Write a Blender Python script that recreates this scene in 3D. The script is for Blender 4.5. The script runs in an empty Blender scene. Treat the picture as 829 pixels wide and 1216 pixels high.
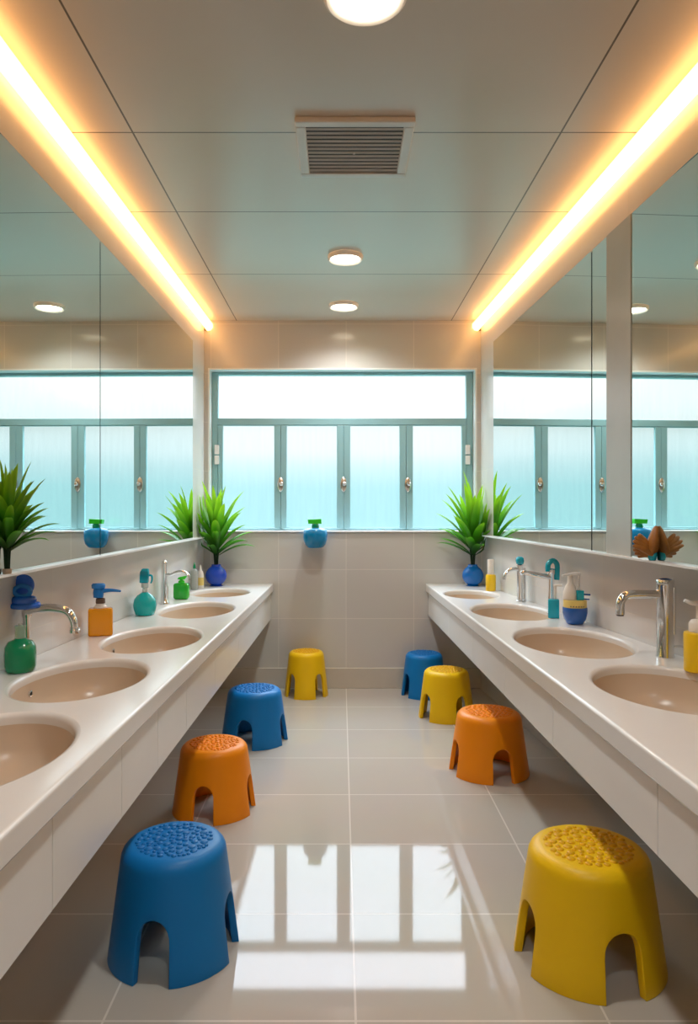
import bpy, bmesh, math, random
from mathutils import Vector, Matrix
random.seed(7)
PI = math.pi
S = bpy.context.scene
COL = S.collection

# ------------------------------------------------------------------ layout
YB, H, EYE = 4.87, 2.50, 1.215          # back wall, ceiling height, eye height
YF = -1.2                               # wall behind the camera
CT = 0.71                               # counter top height
CY0 = 0.25                              # near end of counters and mirrors
def LU(y): return -(0.930 + 0.012*(YB-y))    # left upper wall face
def LL(y): return -(0.935 + 0.050*(YB-y))    # left lower wall face
def LF(y): return -(0.470 + 0.0165*(YB-y))   # left counter front
def RU(y): return 0.951 + 0.040*(YB-y)
def RL(y): return 0.957 + 0.090*(YB-y)
def RF(y): return 0.585 + 0.0196*(YB-y)
MBL, MBR, MT = EYE-0.178, EYE-0.166, EYE+1.04   # mirror bottoms (left, right) and top
MP = 0.024                              # mirror stands proud of the upper wall

# ------------------------------------------------------------------ materials
def srgb(r, g, b):
    f = lambda c: (c/255/12.92) if c/255 <= .04045 else ((c/255+.055)/1.055)**2.4
    return (f(r), f(g), f(b), 1)
class NT:
    def __init__(s, name):
        s.m = bpy.data.materials.new(name); s.m.use_nodes = True
        s.t = s.m.node_tree; s.n = s.t.nodes; s.p = s.n['Principled BSDF']; s.out = s.n['Material Output']
    def node(s, ty, **kw):
        x = s.n.new(ty)
        for k, v in kw.items(): setattr(x, k, v)
        return x
    def link(s, a, b): s.t.links.new(a, b)
    def math(s, op, a, b=None, c=None):
        x = s.node('ShaderNodeMath', operation=op)
        for i, v in enumerate((a, b, c)):
            if v is None: continue
            if isinstance(v, (int, float)): x.inputs[i].default_value = v
            else: s.link(v, x.inputs[i])
        return x.outputs[0]
def pmat(name, col, rough=.5, metal=0, coat=0, trans=0, ior=1.5, spec=.5, var=.04, vscale=6., bump=0., bscale=40., emit=None, estr=0):
    k = NT(name); p = k.p
    tc = k.node('ShaderNodeTexCoord')
    nz = k.node('ShaderNodeTexNoise'); nz.inputs['Scale'].default_value = vscale; nz.inputs['Detail'].default_value = 3
    k.link(tc.outputs['Object'], nz.inputs['Vector'])
    mx = k.node('ShaderNodeMix', data_type='RGBA')
    a = [max(0, c*(1-var*2)) for c in col[:3]]+[1]; b = [min(1, c*(1+var*2)) for c in col[:3]]+[1]
    mx.inputs[6].default_value = a; mx.inputs[7].default_value = b
    k.link(nz.outputs['Fac'], mx.inputs[0]); k.link(mx.outputs[2], p.inputs['Base Color'])
    p.inputs['Roughness'].default_value = rough; p.inputs['Metallic'].default_value = metal
    p.inputs['Coat Weight'].default_value = coat; p.inputs['Coat Roughness'].default_value = .05
    p.inputs['Transmission Weight'].default_value = trans; p.inputs['IOR'].default_value = ior
    p.inputs['Specular IOR Level'].default_value = spec
    if emit: p.inputs['Emission Color'].default_value = emit; p.inputs['Emission Strength'].default_value = estr
    if bump:
        n2 = k.node('ShaderNodeTexNoise'); n2.inputs['Scale'].default_value = bscale
        k.link(tc.outputs['Object'], n2.inputs['Vector'])
        bp = k.node('ShaderNodeBump'); bp.inputs['Strength'].default_value = bump; bp.inputs['Distance'].default_value = .01
        k.link(n2.outputs['Fac'], bp.inputs['Height']); k.link(bp.outputs['Normal'], p.inputs['Normal'])
    return k.m
def tile_mat(name, axes, w, h, ox, oy, col, mortar, rough, spec=.5, mort=.0035, coat=0, ior=1.5, var=.03):
    k = NT(name); p = k.p
    tc = k.node('ShaderNodeTexCoord'); sp = k.node('ShaderNodeSeparateXYZ'); k.link(tc.outputs['Object'], sp.inputs[0])
    u = sp.outputs[axes[0]]; v = sp.outputs[axes[1]]
    cb = k.node('ShaderNodeCombineXYZ')
    k.link(k.math('SUBTRACT', u, ox-20*w), cb.inputs[0]); k.link(k.math('SUBTRACT', v, oy-20*h), cb.inputs[1])
    br = k.node('ShaderNodeTexBrick'); br.offset = 0; br.squash = 1
    br.inputs['Scale'].default_value = 1; br.inputs['Brick Width'].default_value = w; br.inputs['Row Height'].default_value = h
    br.inputs['Mortar Size'].default_value = mort; br.inputs['Mortar Smooth'].default_value = .1
    br.inputs['Color1'].default_value = [c*(1-var) for c in col[:3]]+[1]; br.inputs['Color2'].default_value = [min(1, c*(1+var)) for c in col[:3]]+[1]
    br.inputs['Mortar'].default_value = mortar
    k.link(cb.outputs[0], br.inputs['Vector'])
    nz = k.node('ShaderNodeTexNoise'); nz.inputs['Scale'].default_value = 2.2; nz.inputs['Detail'].default_value = 6
    k.link(tc.outputs['Object'], nz.inputs['Vector'])
    mx = k.node('ShaderNodeMix', data_type='RGBA', blend_type='MULTIPLY'); mx.inputs[0].default_value = .12
    k.link(br.outputs['Color'], mx.inputs[6]); k.link(nz.outputs['Color'], mx.inputs[7])
    k.link(mx.outputs[2], p.inputs['Base Color'])
    bp = k.node('ShaderNodeBump'); bp.invert = True; bp.inputs['Strength'].default_value = .25; bp.inputs['Distance'].default_value = .002
    k.link(br.outputs['Fac'], bp.inputs['Height']); k.link(bp.outputs['Normal'], p.inputs['Normal'])
    p.inputs['Roughness'].default_value = rough; p.inputs['IOR'].default_value = ior
    p.inputs['Specular IOR Level'].default_value = spec
    p.inputs['Coat Weight'].default_value = coat; p.inputs['Coat Roughness'].default_value = .03; p.inputs['Coat IOR'].default_value = 1.7
    return k.m

M = {}
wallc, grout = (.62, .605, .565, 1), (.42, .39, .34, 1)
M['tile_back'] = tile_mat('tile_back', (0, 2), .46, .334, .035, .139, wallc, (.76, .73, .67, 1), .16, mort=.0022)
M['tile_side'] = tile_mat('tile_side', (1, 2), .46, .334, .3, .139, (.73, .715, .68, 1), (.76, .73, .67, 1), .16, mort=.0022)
M['floor'] = tile_mat('floor_tile', (0, 1), .60, .45, .035, 2.15, (.51, .475, .42, 1), (.72, .68, .62, 1), .045, mort=.003, coat=.0, spec=.30, ior=1.5, var=.02)
# ceiling: large satin panels with thin dark seams
k = NT('ceiling_panel'); tc = k.node('ShaderNodeTexCoord'); sp = k.node('ShaderNodeSeparateXYZ'); k.link(tc.outputs['Object'], sp.inputs[0])
tot = None
for ax, vals in ((0, (-.71, .75)), (1, (-.55, .15, .85, 1.65, 2.44, 3.09, 3.91))):
    for v in vals:
        c = k.math('COMPARE', sp.outputs[ax], v, .0032)
        tot = c if tot is None else k.math('MAXIMUM', tot, c)
nz = k.node('ShaderNodeTexNoise'); nz.inputs['Scale'].default_value = 1.3; k.link(tc.outputs['Object'], nz.inputs['Vector'])
base = k.node('ShaderNodeMix', data_type='RGBA'); base.inputs[6].default_value = (.60, .54, .455, 1); base.inputs[7].default_value = (.66, .60, .51, 1); k.link(nz.outputs['Fac'], base.inputs[0])
mx = k.node('ShaderNodeMix', data_type='RGBA'); mx.inputs[7].default_value = (.10, .08, .06, 1)
k.link(tot, mx.inputs[0]); k.link(base.outputs[2], mx.inputs[6]); k.link(mx.outputs[2], k.p.inputs['Base Color'])
k.p.inputs['Roughness'].default_value = .30
M['ceiling'] = k.m
M['trim_white'] = pmat('trim_white', (.82, .84, .84, 1), .3)
M['reflection'] = pmat('reflection_strip_paint', (.50, .53, .50, 1), .25)  # grey-green of a mirrored wall corner, put into the colour
M['skirting'] = pmat('skirting_tile', (.58, .54, .47, 1), .25)
M['worktop'] = pmat('white_solid_surface', (.80, .79, .77, 1), .2, var=.015, coat=.15)
M['apron'] = pmat('apron_gloss_white', (.76, .755, .735, 1), .2, var=.01)
M['basin'] = pmat('basin_beige', (.61, .485, .36, 1), .28, var=.02)
M['dark'] = pmat('dark_gap', (.02, .02, .02, 1), .6)
M['chrome'] = pmat('chrome', (.78, .79, .80, 1), .08, metal=1, var=.02)
M['chrome_warm'] = pmat('brushed_nickel', (.62, .60, .56, 1), .22, metal=1, var=.03)
M['frame'] = pmat('window_frame_teal_grey', (.27, .49, .53, 1), .38)
M['frame_white'] = pmat('window_reveal_white', (.80, .82, .80, 1), .3)
M['white_plastic'] = pmat('white_plastic', (.85, .84, .82, 1), .3)
M['mirror'] = pmat('mirror_silver', (.70, .79, .765, 1), 0.0, metal=1, var=0)
M['mirror_edge'] = pmat('mirror_backing', (.05, .06, .06, 1), .3)
def plastic(n, c, r=.4): M[n] = pmat(n, c, r, var=.03, bump=.02, bscale=160, spec=.32)
plastic('stool_blue', (.002, .185, .53, 1)); plastic('tread_blue', (.002, .155, .46, 1))
plastic('stool_orange', (.93, .285, .001, 1)); plastic('tread_orange', (.90, .26, .001, 1))
plastic('stool_yellow', (.86, .54, .002, 1)); plastic('tread_yellow', (.74, .40, .002, 1))
def liquid(n, c, t=.25, r=.12): M[n] = pmat(n, c, r, trans=t, ior=1.35, coat=.5, var=.05)
liquid('soap_green_dark', (.003, .32, .13, 1)); liquid('soap_orange', (1, .37, .01, 1), .04); liquid('soap_teal', (.0, .50, .50, 1))
liquid('soap_green', (.02, .50, .03, 1)); liquid('soap_blue', (.0, .28, .62, 1)); liquid('glass_violet', (.008, .075, .60, 1), .2, .05)
liquid('glass_blue', (.0, .16, .58, 1), .2, .05); liquid('clear_plastic', (.75, .82, .78, 1), .6)
liquid('clear_green', (.55, .80, .62, 1), .6)
M['yellow_plastic'] = pmat('yellow_plastic', (.90, .58, .01, 1), .3); M['yellow_pale'] = pmat('yellow_label', (.80, .62, .18, 1), .45)
M['blue_plastic'] = pmat('blue_plastic', (.005, .13, .66, 1), .2, coat=.5); M['blue_light_plastic'] = pmat('blue_light_plastic', (.01, .20, .62, 1), .25)
M['navy_plastic'] = pmat('navy_plastic', (.004, .09, .38, 1), .2, coat=.5); M['teal_plastic'] = pmat('teal_plastic', (.0, .38, .50, 1), .25, coat=.3)
M['lime_plastic'] = pmat('lime_plastic', (.03, .60, .02, 1), .3); M['cream_plastic'] = pmat('cream_plastic', (.82, .76, .68, 1), .35)
M['brown_plastic'] = pmat('brown_collar', (.12, .075, .05, 1), .35); M['soap_bowl'] = pmat('bowl_blue', (.002, .10, .42, 1), .22, coat=.5)
M['wood_brown'] = pmat('dried_leaf_brown', (.34, .13, .02, 1), .35, var=.25, vscale=30, bump=.3, bscale=80)
M['terracotta'] = pmat('pale_pot', (.50, .38, .27, 1), .5)
M['vent_white'] = pmat('vent_white', (.66, .64, .60, 1), .4); M['vent_slat'] = pmat('vent_slat', (.62, .61, .58, 1), .35)
# leaves: bright tip, dark root (vertex colour along the blade)
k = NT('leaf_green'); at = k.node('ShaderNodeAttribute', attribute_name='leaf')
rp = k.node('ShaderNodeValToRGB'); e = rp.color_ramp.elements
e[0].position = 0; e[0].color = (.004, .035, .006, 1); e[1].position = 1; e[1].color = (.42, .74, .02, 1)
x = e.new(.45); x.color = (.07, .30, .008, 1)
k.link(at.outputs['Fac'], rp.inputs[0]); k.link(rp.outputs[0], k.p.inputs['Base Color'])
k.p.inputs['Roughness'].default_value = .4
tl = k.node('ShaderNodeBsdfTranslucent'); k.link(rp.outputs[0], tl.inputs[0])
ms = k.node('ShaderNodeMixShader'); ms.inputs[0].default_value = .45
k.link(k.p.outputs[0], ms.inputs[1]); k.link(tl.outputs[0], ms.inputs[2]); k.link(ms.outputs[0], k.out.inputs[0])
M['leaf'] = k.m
# window panes
def pane_mat(name, tint, frost):
    k = NT(name); tc = k.node('ShaderNodeTexCoord')
    mp = k.node('ShaderNodeMapping'); mp.inputs['Scale'].default_value = (30, 1, 2.5); k.link(tc.outputs['Object'], mp.inputs[0])
    nz = k.node('ShaderNodeTexNoise'); nz.inputs['Scale'].default_value = 1.5; nz.inputs['Detail'].default_value = 4; k.link(mp.outputs[0], nz.inputs[0])
    tr = k.node('ShaderNodeBsdfTransparent')
    mx = k.node('ShaderNodeMix', data_type='RGBA'); mx.inputs[6].default_value = [c*.95 for c in tint]+[1]; mx.inputs[7].default_value = list(tint)+[1]
    k.link(nz.outputs['Fac'], mx.inputs[0]); k.link(mx.outputs[2], tr.inputs[0])
    tl = k.node('ShaderNodeBsdfTranslucent'); tl.inputs[0].default_value = list(tint)+[1]
    m1 = k.node('ShaderNodeMixShader'); m1.inputs[0].default_value = frost; k.link(tr.outputs[0], m1.inputs[1]); k.link(tl.outputs[0], m1.inputs[2])
    gl = k.node('ShaderNodeBsdfGlossy'); gl.inputs['Roughness'].default_value = .15
    m2 = k.node('ShaderNodeMixShader'); m2.inputs[0].default_value = .04; k.link(m1.outputs[0], m2.inputs[1]); k.link(gl.outputs[0], m2.inputs[2])
    k.link(m2.outputs[0], k.out.inputs[0]); return k.m
M['pane_frosted'] = pane_mat('pane_frosted', (.94, .985, .985), .025)
M['pane_clear'] = pane_mat('pane_clear', (.97, .98, .98), .03)
def emat(name, col, st):
    k = NT(name); em = k.node('ShaderNodeEmission'); em.inputs[0].default_value = col; em.inputs[1].default_value = st
    k.link(em.outputs[0], k.out.inputs[0]); return k.m
M['cove'] = emat('warm_led_diffuser', (1, .46, .14, 1), 5.6)
M['lamp'] = emat('downlight_lens', (1, .84, .62, 1), 9.0)

# ------------------------------------------------------------------ mesh helpers
def obj(name, bm, mat, parent=None, smooth=None, loc=None):
    bmesh.ops.recalc_face_normals(bm, faces=bm.faces[:])
    me = bpy.data.meshes.new(name); bm.to_mesh(me); bm.free()
    if mat is not None: me.materials.append(M[mat] if isinstance(mat, str) else mat)
    o = bpy.data.objects.new(name, me); COL.objects.link(o)
    if smooth is not None:
        me.polygons.foreach_set('use_smooth', [True]*len(me.polygons))
        if smooth < 179:
            try: me.set_sharp_from_angle(angle=math.radians(smooth))
            except Exception: pass
    if parent is not None: o.parent = parent
    if loc is not None: o.location = loc
    return o
def thing(name, label, cat, loc=(0, 0, 0), rz=0, group=None):
    o = bpy.data.objects.new(name, None); COL.objects.link(o); o.empty_display_size = .05
    o.location = loc; o.rotation_euler = (0, 0, rz); o['label'] = label; o['category'] = cat
    if group: o['group'] = group
    return o
def tag(o, label, cat, group=None):
    o['label'] = label; o['category'] = cat
    if group: o['group'] = group
    return o
def struct(o): o['kind'] = 'structure'; return o
def box(bm, x0, x1, y0, y1, z0, z1, bev=0, seg=2):
    vs = [bm.verts.new((x, y, z)) for x in (x0, x1) for y in (y0, y1) for z in (z0, z1)]
    fs = [bm.faces.new([vs[i] for i in f]) for f in ((0, 1, 3, 2), (4, 6, 7, 5), (0, 4, 5, 1), (2, 3, 7, 6), (0, 2, 6, 4), (1, 5, 7, 3))]
    if bev:
        es = {e for f in fs for e in f.edges}
        bmesh.ops.bevel(bm, geom=list(es), offset=bev, segments=seg, affect='EDGES', profile=.5, clamp_overlap=True)
def hexa(bm, pts):   # 8 points: bottom ring of 4, top ring of 4
    vs = [bm.verts.new(p) for p in pts]
    for f in ((3, 2, 1, 0), (4, 5, 6, 7), (0, 1, 5, 4), (1, 2, 6, 5), (2, 3, 7, 6), (3, 0, 4, 7)): bm.faces.new([vs[i] for i in f])
    return vs
def wedge(bm, fa, fb, y0, y1, z0, z1):   # block whose two long faces follow x = fa(y) and x = fb(y)
    hexa(bm, [(fa(y0), y0, z0), (fb(y0), y0, z0), (fb(y1), y1, z0), (fa(y1), y1, z0), (fa(y0), y0, z1), (fb(y0), y0, z1), (fb(y1), y1, z1), (fa(y1), y1, z1)])
def lathe(bm, prof, n=32, c=(0, 0, 0), sx=1, sy=1, cap0=True, cap1=True, mat=None):
    rings = []
    for r, z in prof:
        ring = [bm.verts.new((c[0]+sx*r*math.cos(2*PI*i/n), c[1]+sy*r*math.sin(2*PI*i/n), c[2]+z)) for i in range(n)]
        rings.append(ring)
    for a, b in zip(rings, rings[1:]):
        for i in range(n): bm.faces.new((a[i], a[(i+1) % n], b[(i+1) % n], b[i]))
    if cap0: bm.faces.new(rings[0][::-1])
    if cap1: bm.faces.new(rings[-1])
    if mat is not None:
        bmesh.ops.transform(bm, matrix=mat, verts=[v for r in rings for v in r])
    return rings
def spline(pts, n=8):
    P = [Vector(p) for p in pts]; out = []
    for i in range(len(P)-1):
        p0 = P[max(i-1, 0)]; p1 = P[i]; p2 = P[i+1]; p3 = P[min(i+2, len(P)-1)]
        for j in range(n):
            t = j/n
            out.append(.5*((2*p1)+(p2-p0)*t+(2*p0-5*p1+4*p2-p3)*t*t+(3*p1-p0-3*p2+p3)*t**3))
    out.append(P[-1]); return out
def tube(bm, pts, r, n=14, caps=True):
    pts = [Vector(p) for p in pts]; m = len(pts)
    rf = (lambda t: r) if isinstance(r, (int, float)) else r
    up = None; rings = []
    for i, p in enumerate(pts):
        d = (pts[min(i+1, m-1)]-pts[max(i-1, 0)]).normalized()
        if up is None: up = d.orthogonal().normalized()
        up = (up-d*up.dot(d)).normalized(); s = d.cross(up); rr = rf(i/(m-1))
        rings.append([bm.verts.new(p+rr*(math.cos(2*PI*j/n)*up+math.sin(2*PI*j/n)*s)) for j in range(n)])
    for a, b in zip(rings, rings[1:]):
        for j in range(n): bm.faces.new((a[j], a[(j+1) % n], b[(j+1) % n], b[j]))
    if caps: bm.faces.new(rings[0][::-1]); bm.faces.new(rings[-1])
def rod(bm, p, q, r, n=14): tube(bm, [p, q], r, n)
B = bmesh.new

# ------------------------------------------------------------------ room shell
bm = B(); box(bm, -1.6, 1.9, YF, YB+.2, -.1, 0); struct(obj('floor', bm, 'floor'))
bm = B(); box(bm, -1.6, 1.9, YF-.1, YB+.2, H, H+.1); struct(obj('ceiling', bm, 'ceiling'))
def side_wall(name, low, up, zstep, out):
    bm = B(); ya, yb = YF, YB
    prof = lambda y: [(low(y), y, 0), (low(y), y, zstep-.001), (up(y), y, zstep-.001), (up(y), y, H), (out, y, H), (out, y, 0)]
    a = [bm.verts.new(p) for p in prof(ya)]; b = [bm.verts.new(p) for p in prof(yb)]
    for i in range(6): bm.faces.new((a[i], a[(i+1) % 6], b[(i+1) % 6], b[i]))
    bm.faces.new(a[::-1]); bm.faces.new(b)
    return struct(obj(name, bm, 'tile_side'))
side_wall('wall_left', LL, LU, MBL-.007, -1.6)
side_wall('wall_right', RL, RU, MBR-.007, 1.9)
WX0, WX1, WZ0, WZ1, WD = -.905, .925, 1.060, 2.178, .14     # window opening
bm = B()
for b_ in ((-1.6, WX0, 0, H), (WX1, 1.9, 0, H), (WX0, WX1, 0, WZ0), (WX0, WX1, WZ1, H)): box(bm, b_[0], b_[1], YB, YB+.2, b_[2], b_[3])
struct(obj('wall_back', bm, 'tile_back'))
bm = B(); box(bm, -1.6, 1.9, YF-.1, YF, 0, H); struct(obj('wall_front', bm, 'tile_back'))
bm = B(); box(bm, LL(YB), RL(YB), YB-.012, YB, 0, .138, .003); struct(obj('baseboard_back', bm, 'skirting'))
bm = B(); wedge(bm, lambda y: LL(y), lambda y: LL(y)+.012, YF, YB-.013, 0, .138); struct(obj('baseboard_left', bm, 'skirting'))
bm = B(); wedge(bm, lambda y: RL(y)-.012, lambda y: RL(y), YF, YB-.013, 0, .138); struct(obj('baseboard_right', bm, 'skirting'))
# white ledges under the mirrors
LED = .050
bm = B(); wedge(bm, lambda y: LU(y), lambda y: LU(y)+LED, CY0, 4.62, MBL-.007, MBL); struct(obj('trim_1', bm, 'trim_white'))
bm = B(); wedge(bm, lambda y: RU(y)-LED, lambda y: RU(y), CY0, 4.62, MBR-.007, MBR); struct(obj('trim_2', bm, 'trim_white'))

# ------------------------------------------------------------------ mirrors
mirror_z1 = MT
def mirror(side, ya, yb, zb, label):
    t = thing('wall_mirror', label, 'mirror', (0, 0, 0), 0, 'mirrors along the two side walls')
    f, s = (LU, 1) if side == 'L' else (RU, -1)
    bm = B(); wedge(bm, lambda y: f(y)+s*.001, lambda y: f(y)+s*(MP-.003), ya+.002, yb-.002, zb+.001, MT-.001); obj('backing', bm, 'mirror_edge', t)
    bm = B(); wedge(bm, lambda y: f(y)+s*(MP-.003), lambda y: f(y)+s*MP, ya, yb, zb+.0005, MT); obj('mirror_glass', bm, 'mirror', t)
def y_at(px, side):      # depth where the mirror face meets image column px of the photograph
    s = (px-405)/850
    if side == 'L': return (-(0.930-MP)-0.012*YB)/(s-0.012) if True else 0
    return ((0.951-MP)+0.040*YB)/(s+0.040)
yL_end, yL_seam = y_at(229, 'L'), y_at(119, 'L')
yR_end, yR_seam, yR_b, yR_c = y_at(586, 'R'), y_at(703, 'R'), y_at(721, 'R'), y_at(750, 'R')
mirror('L', yL_seam+.004, yL_end, MBL, 'left wall mirror panel nearest the window')
mirror('L', CY0, yL_seam-.004, MBL, 'large left wall mirror panel in the foreground')
mirror('R', yR_seam+.007, yR_end, MBR, 'right wall mirror panel nearest the window')
mirror('R', yR_b, yR_seam-.004, MBR, 'very narrow right wall mirror strip between dark seam and pale stand-in pilaster')
mirror('R', CY0, yR_c, MBR, 'large right wall mirror panel in the foreground')
bm = B(); wedge(bm, lambda y: RU(y)-.027, lambda y: RU(y), yR_c+.001, yR_b-.001, MBR, MT); struct(obj('reflection_strip', bm, 'reflection'))  # solid strip added to imitate a wall corner reflected in the mirror

# ------------------------------------------------------------------ cove lights
def cove(f, s, label):
    t = thing('cove_light', label, 'light', (0, 0, 0), 0, 'warm cove light strips')
    bm = B(); ya, yb = CY0-.6, YB-.012
    pr = lambda y: [(f(y)+s*dx, y, H-dz) for dx, dz in ((.022, .020), (.056, .020), (.060, .026), (.060, .052), (.046, .070), (.022, .074), (.018, .068), (.018, .026))]
    a = [bm.verts.new(p) for p in pr(ya)]; b = [bm.verts.new(p) for p in pr(yb)]; n = len(a)
    for i in range(n): bm.faces.new((a[i], a[(i+1) % n], b[(i+1) % n], b[i]))
    bm.faces.new(a[::-1]); bm.faces.new(b); obj('diffuser', bm, 'cove', t)
    bm = B(); wedge(bm, lambda y: f(y)+s*.001, lambda y: f(y)+s*.018, ya, yb, H-.012, H-.0005); obj('mounting_rail', bm, 'white_plastic', t)
    bm = B(); wedge(bm, lambda y: f(y)+s*.020, lambda y: f(y)+s*.040, ya, yb, H-.0195, H-.0005); obj('holder', bm, 'white_plastic', t)
    bm = B(); wedge(bm, lambda y: f(y)+s*.001, lambda y: f(y)+s*.03, yb+.001, yb+.010, H-.07, H-.001); obj('end_cap', bm, 'brown_plastic', t)
cove(LU, 1, 'glowing warm light strip along the left ceiling edge')
cove(RU, -1, 'glowing warm light strip along the right ceiling edge')

# ------------------------------------------------------------------ downlights and vent
def downlight(x, y, r, label):
    t = thing('ceiling_light', label, 'light', (x, y, H), 0, 'round ceiling downlights')
    bm = B(); lathe(bm, [(r*.80, -.004), (r*.84, -.018), (r*.92, -.022), (r*.985, -.016), (r, -.0005)], 48, cap0=False, cap1=False)
    obj('rim', bm, 'white_plastic', t, 60)
    bm = B(); lathe(bm, [(r*.80, -.0005), (r*.80, -.012), (r*.5, -.013), (.001, -.0135)], 48); obj('lens', bm, 'lamp', t, 60)
downlight(.06, 1.775, .105, 'large round ceiling downlight cut off by the top of the photo')
downlight(.022, 3.63, .090, 'round ceiling downlight between the vent and the light nearest the window')
downlight(.018, 4.49, .094, 'round ceiling downlight nearest the window')
t = thing('ceiling_vent', 'square white ceiling vent with grey louvre slats', 'vent', (.046, 2.535, H))
w = .198
bm = B()
for x0, x1, y0, y1 in ((-w, w, -w, -w+.034), (-w, w, w-.034, w), (-w, -w+.034, -w+.0341, w-.0341), (w-.034, w, -w+.0341, w-.0341)): box(bm, x0, x1, y0, y1, -.020, -.0005, .004)
obj('frame', bm, 'vent_white', t)
bm = B(); box(bm, -w+.03, w-.03, -w+.03, w-.03, -.003, -.0007); obj('backing', bm, 'dark', t)
for i in range(12):
    yy = -w+.058+i*.0262
    bm = B(); hexa(bm, [(-w+.033, yy-.002, -.016), (w-.033, yy-.002, -.016), (w-.033, yy+.0005, -.0165), (-w+.033, yy+.0005, -.0165),
                        (-w+.033, yy-.006, -.0115), (w-.033, yy-.006, -.0115), (w-.033, yy-.0035, -.011), (-w+.033, yy-.0035, -.011)])
    obj('slat', bm, 'vent_slat', t)
bm = B(); lathe(bm, [(.0045, -.019), (.004, -.021), (.001, -.022)], 12, (0, .01, 0)); obj('screw', bm, 'white_plastic', t, 60)

# ------------------------------------------------------------------ window
YW = YB+.10
def px2x(px): return (px-405)/850*YW
def px2z(py): return EYE-(py-605)/850*YW
wnd = bpy.data.objects.new('window_1', None); COL.objects.link(wnd); wnd.location = (0, YW, WZ0); wnd['kind'] = 'structure'
def wobj(name, bm, mat, smooth=None):
    bmesh.ops.translate(bm, vec=(0, -YW, -WZ0), verts=bm.verts[:]); return obj(name, bm, mat, wnd, smooth)
L_ = .012
bm = B()   # white liner of the reveal and the sill
box(bm, WX0+.0005, WX0+L_, YB-.004, YB+WD, WZ0+.0005, WZ1-.0005); box(bm, WX1-L_, WX1-.0005, YB-.004, YB+WD, WZ0+.0005, WZ1-.0005)
box(bm, WX0+L_+.0005, WX1-L_-.0005, YB-.004, YB+WD, WZ1-L_, WZ1-.0005)
wobj('reveal', bm, 'frame_white')
bm = B(); box(bm, WX0+L_+.0005, WX1-L_-.0005, YB-.012, YB+WD, WZ0+.0005, WZ0+.010, .003); wobj('sill', bm, 'trim_white')
fx0, fx1 = WX0+L_+.001, WX1-L_-.001; fz0, fz1 = WZ0+.011, WZ1-L_-.001
zt0, zt1 = px2z(497), px2z(446); zl0, zl1 = px2z(626), px2z(506)
bm = B()
box(bm, fx0, px2x(259.5), YW-.02, YW+.03, fz0, fz1, .003); box(bm, px2x(553), fx1, YW-.02, YW+.03, fz0, fz1, .003)
box(bm, px2x(259.5), px2x(553), YW-.02, YW+.03, zt1, fz1, .003); box(bm, px2x(259.5), px2x(553), YW-.028, YW+.03, zl1+.004, zt0, .004)
box(bm, px2x(259.5), px2x(553), YW-.02, YW+.03, fz0, zl0-.012, .003)
for p in (334, 408.5, 482.5): box(bm, px2x(p)-.012, px2x(p)+.012, YW-.0, YW+.03, zl0-.012, zl1+.004, .002)
wobj('outer_frame', bm, 'frame')
bm = B(); box(bm, px2x(259.5), px2x(553), YW+.008, YW+.012, zt0, zt1); wobj('top_pane', bm, 'pane_clear')
panes = [(265.5, 326), (341, 400), (416, 474), (490, 547.5)]
edges = [259.5, 333.7, 408.2, 482.2, 553]
for i, (a, b) in enumerate(panes):
    e0, e1 = px2x(edges[i])+.0008, px2x(edges[i+1])-.0008
    za, zb = zl0-.010, zl1+.003
    s_ = bpy.data.objects.new('sash', None)
    bm = B(); x0, x1 = px2x(a), px2x(b)
    box(bm, e0, x0, YW-.026, YW-.001, za, zb, .003); box(bm, x1, e1, YW-.026, YW-.001, za, zb, .003)
    box(bm, x0+.0002, x1-.0002, YW-.024, YW-.001, za, zl0, .002); box(bm, x0+.0002, x1-.0002, YW-.024, YW-.001, zl1, zb, .001)
    sash = wobj('sash', bm, 'frame')
    bm = B(); box(bm, x0-.004, x1+.004, YW-.012, YW-.009, zl0-.004, zl1+.002)
    bmesh.ops.translate(bm, vec=(0, -YW, -WZ0), verts=bm.verts[:]); obj('pane', bm, 'pane_frosted', sash)
for p in (333.5, 408, 484):
    cx, cz, yy = px2x(p), px2z(575.5), YW-.026
    mt = Matrix.Translation((cx, yy, cz)) @ Matrix.Rotation(PI/2, 4, 'X')
    bm = B(); lathe(bm, [(.0335, 0), (.0335, .004), (.029, .009), (.012, .011), (.001, .0115)], 28, sx=.72, sy=1.62*.95, mat=mt)
    lk = wobj('lock', bm, 'chrome_warm', 50)
    bm = B(); lathe(bm, [(.013, .011), (.013, .019), (.010, .023), (.001, .024)], 20, mat=mt @ Matrix.Translation((.006, .004, 0)))
    bmesh.ops.translate(bm, vec=(0, -YW, -WZ0), verts=bm.verts[:]); obj('knob', bm, 'chrome', lk, 50)
for p in (258.5, 554.5):
    bm = B(); box(bm, px2x(p)-.016, px2x(p)+.016, YW-.040, YW-.0265, px2z(540), px2z(529), .004)
    box(bm, px2x(p)-.016, px2x(p)+.016, YW-.040, YW-.0265, px2z(552), px2z(541.5), .004); wobj('hinge', bm, 'white_plastic')

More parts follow.
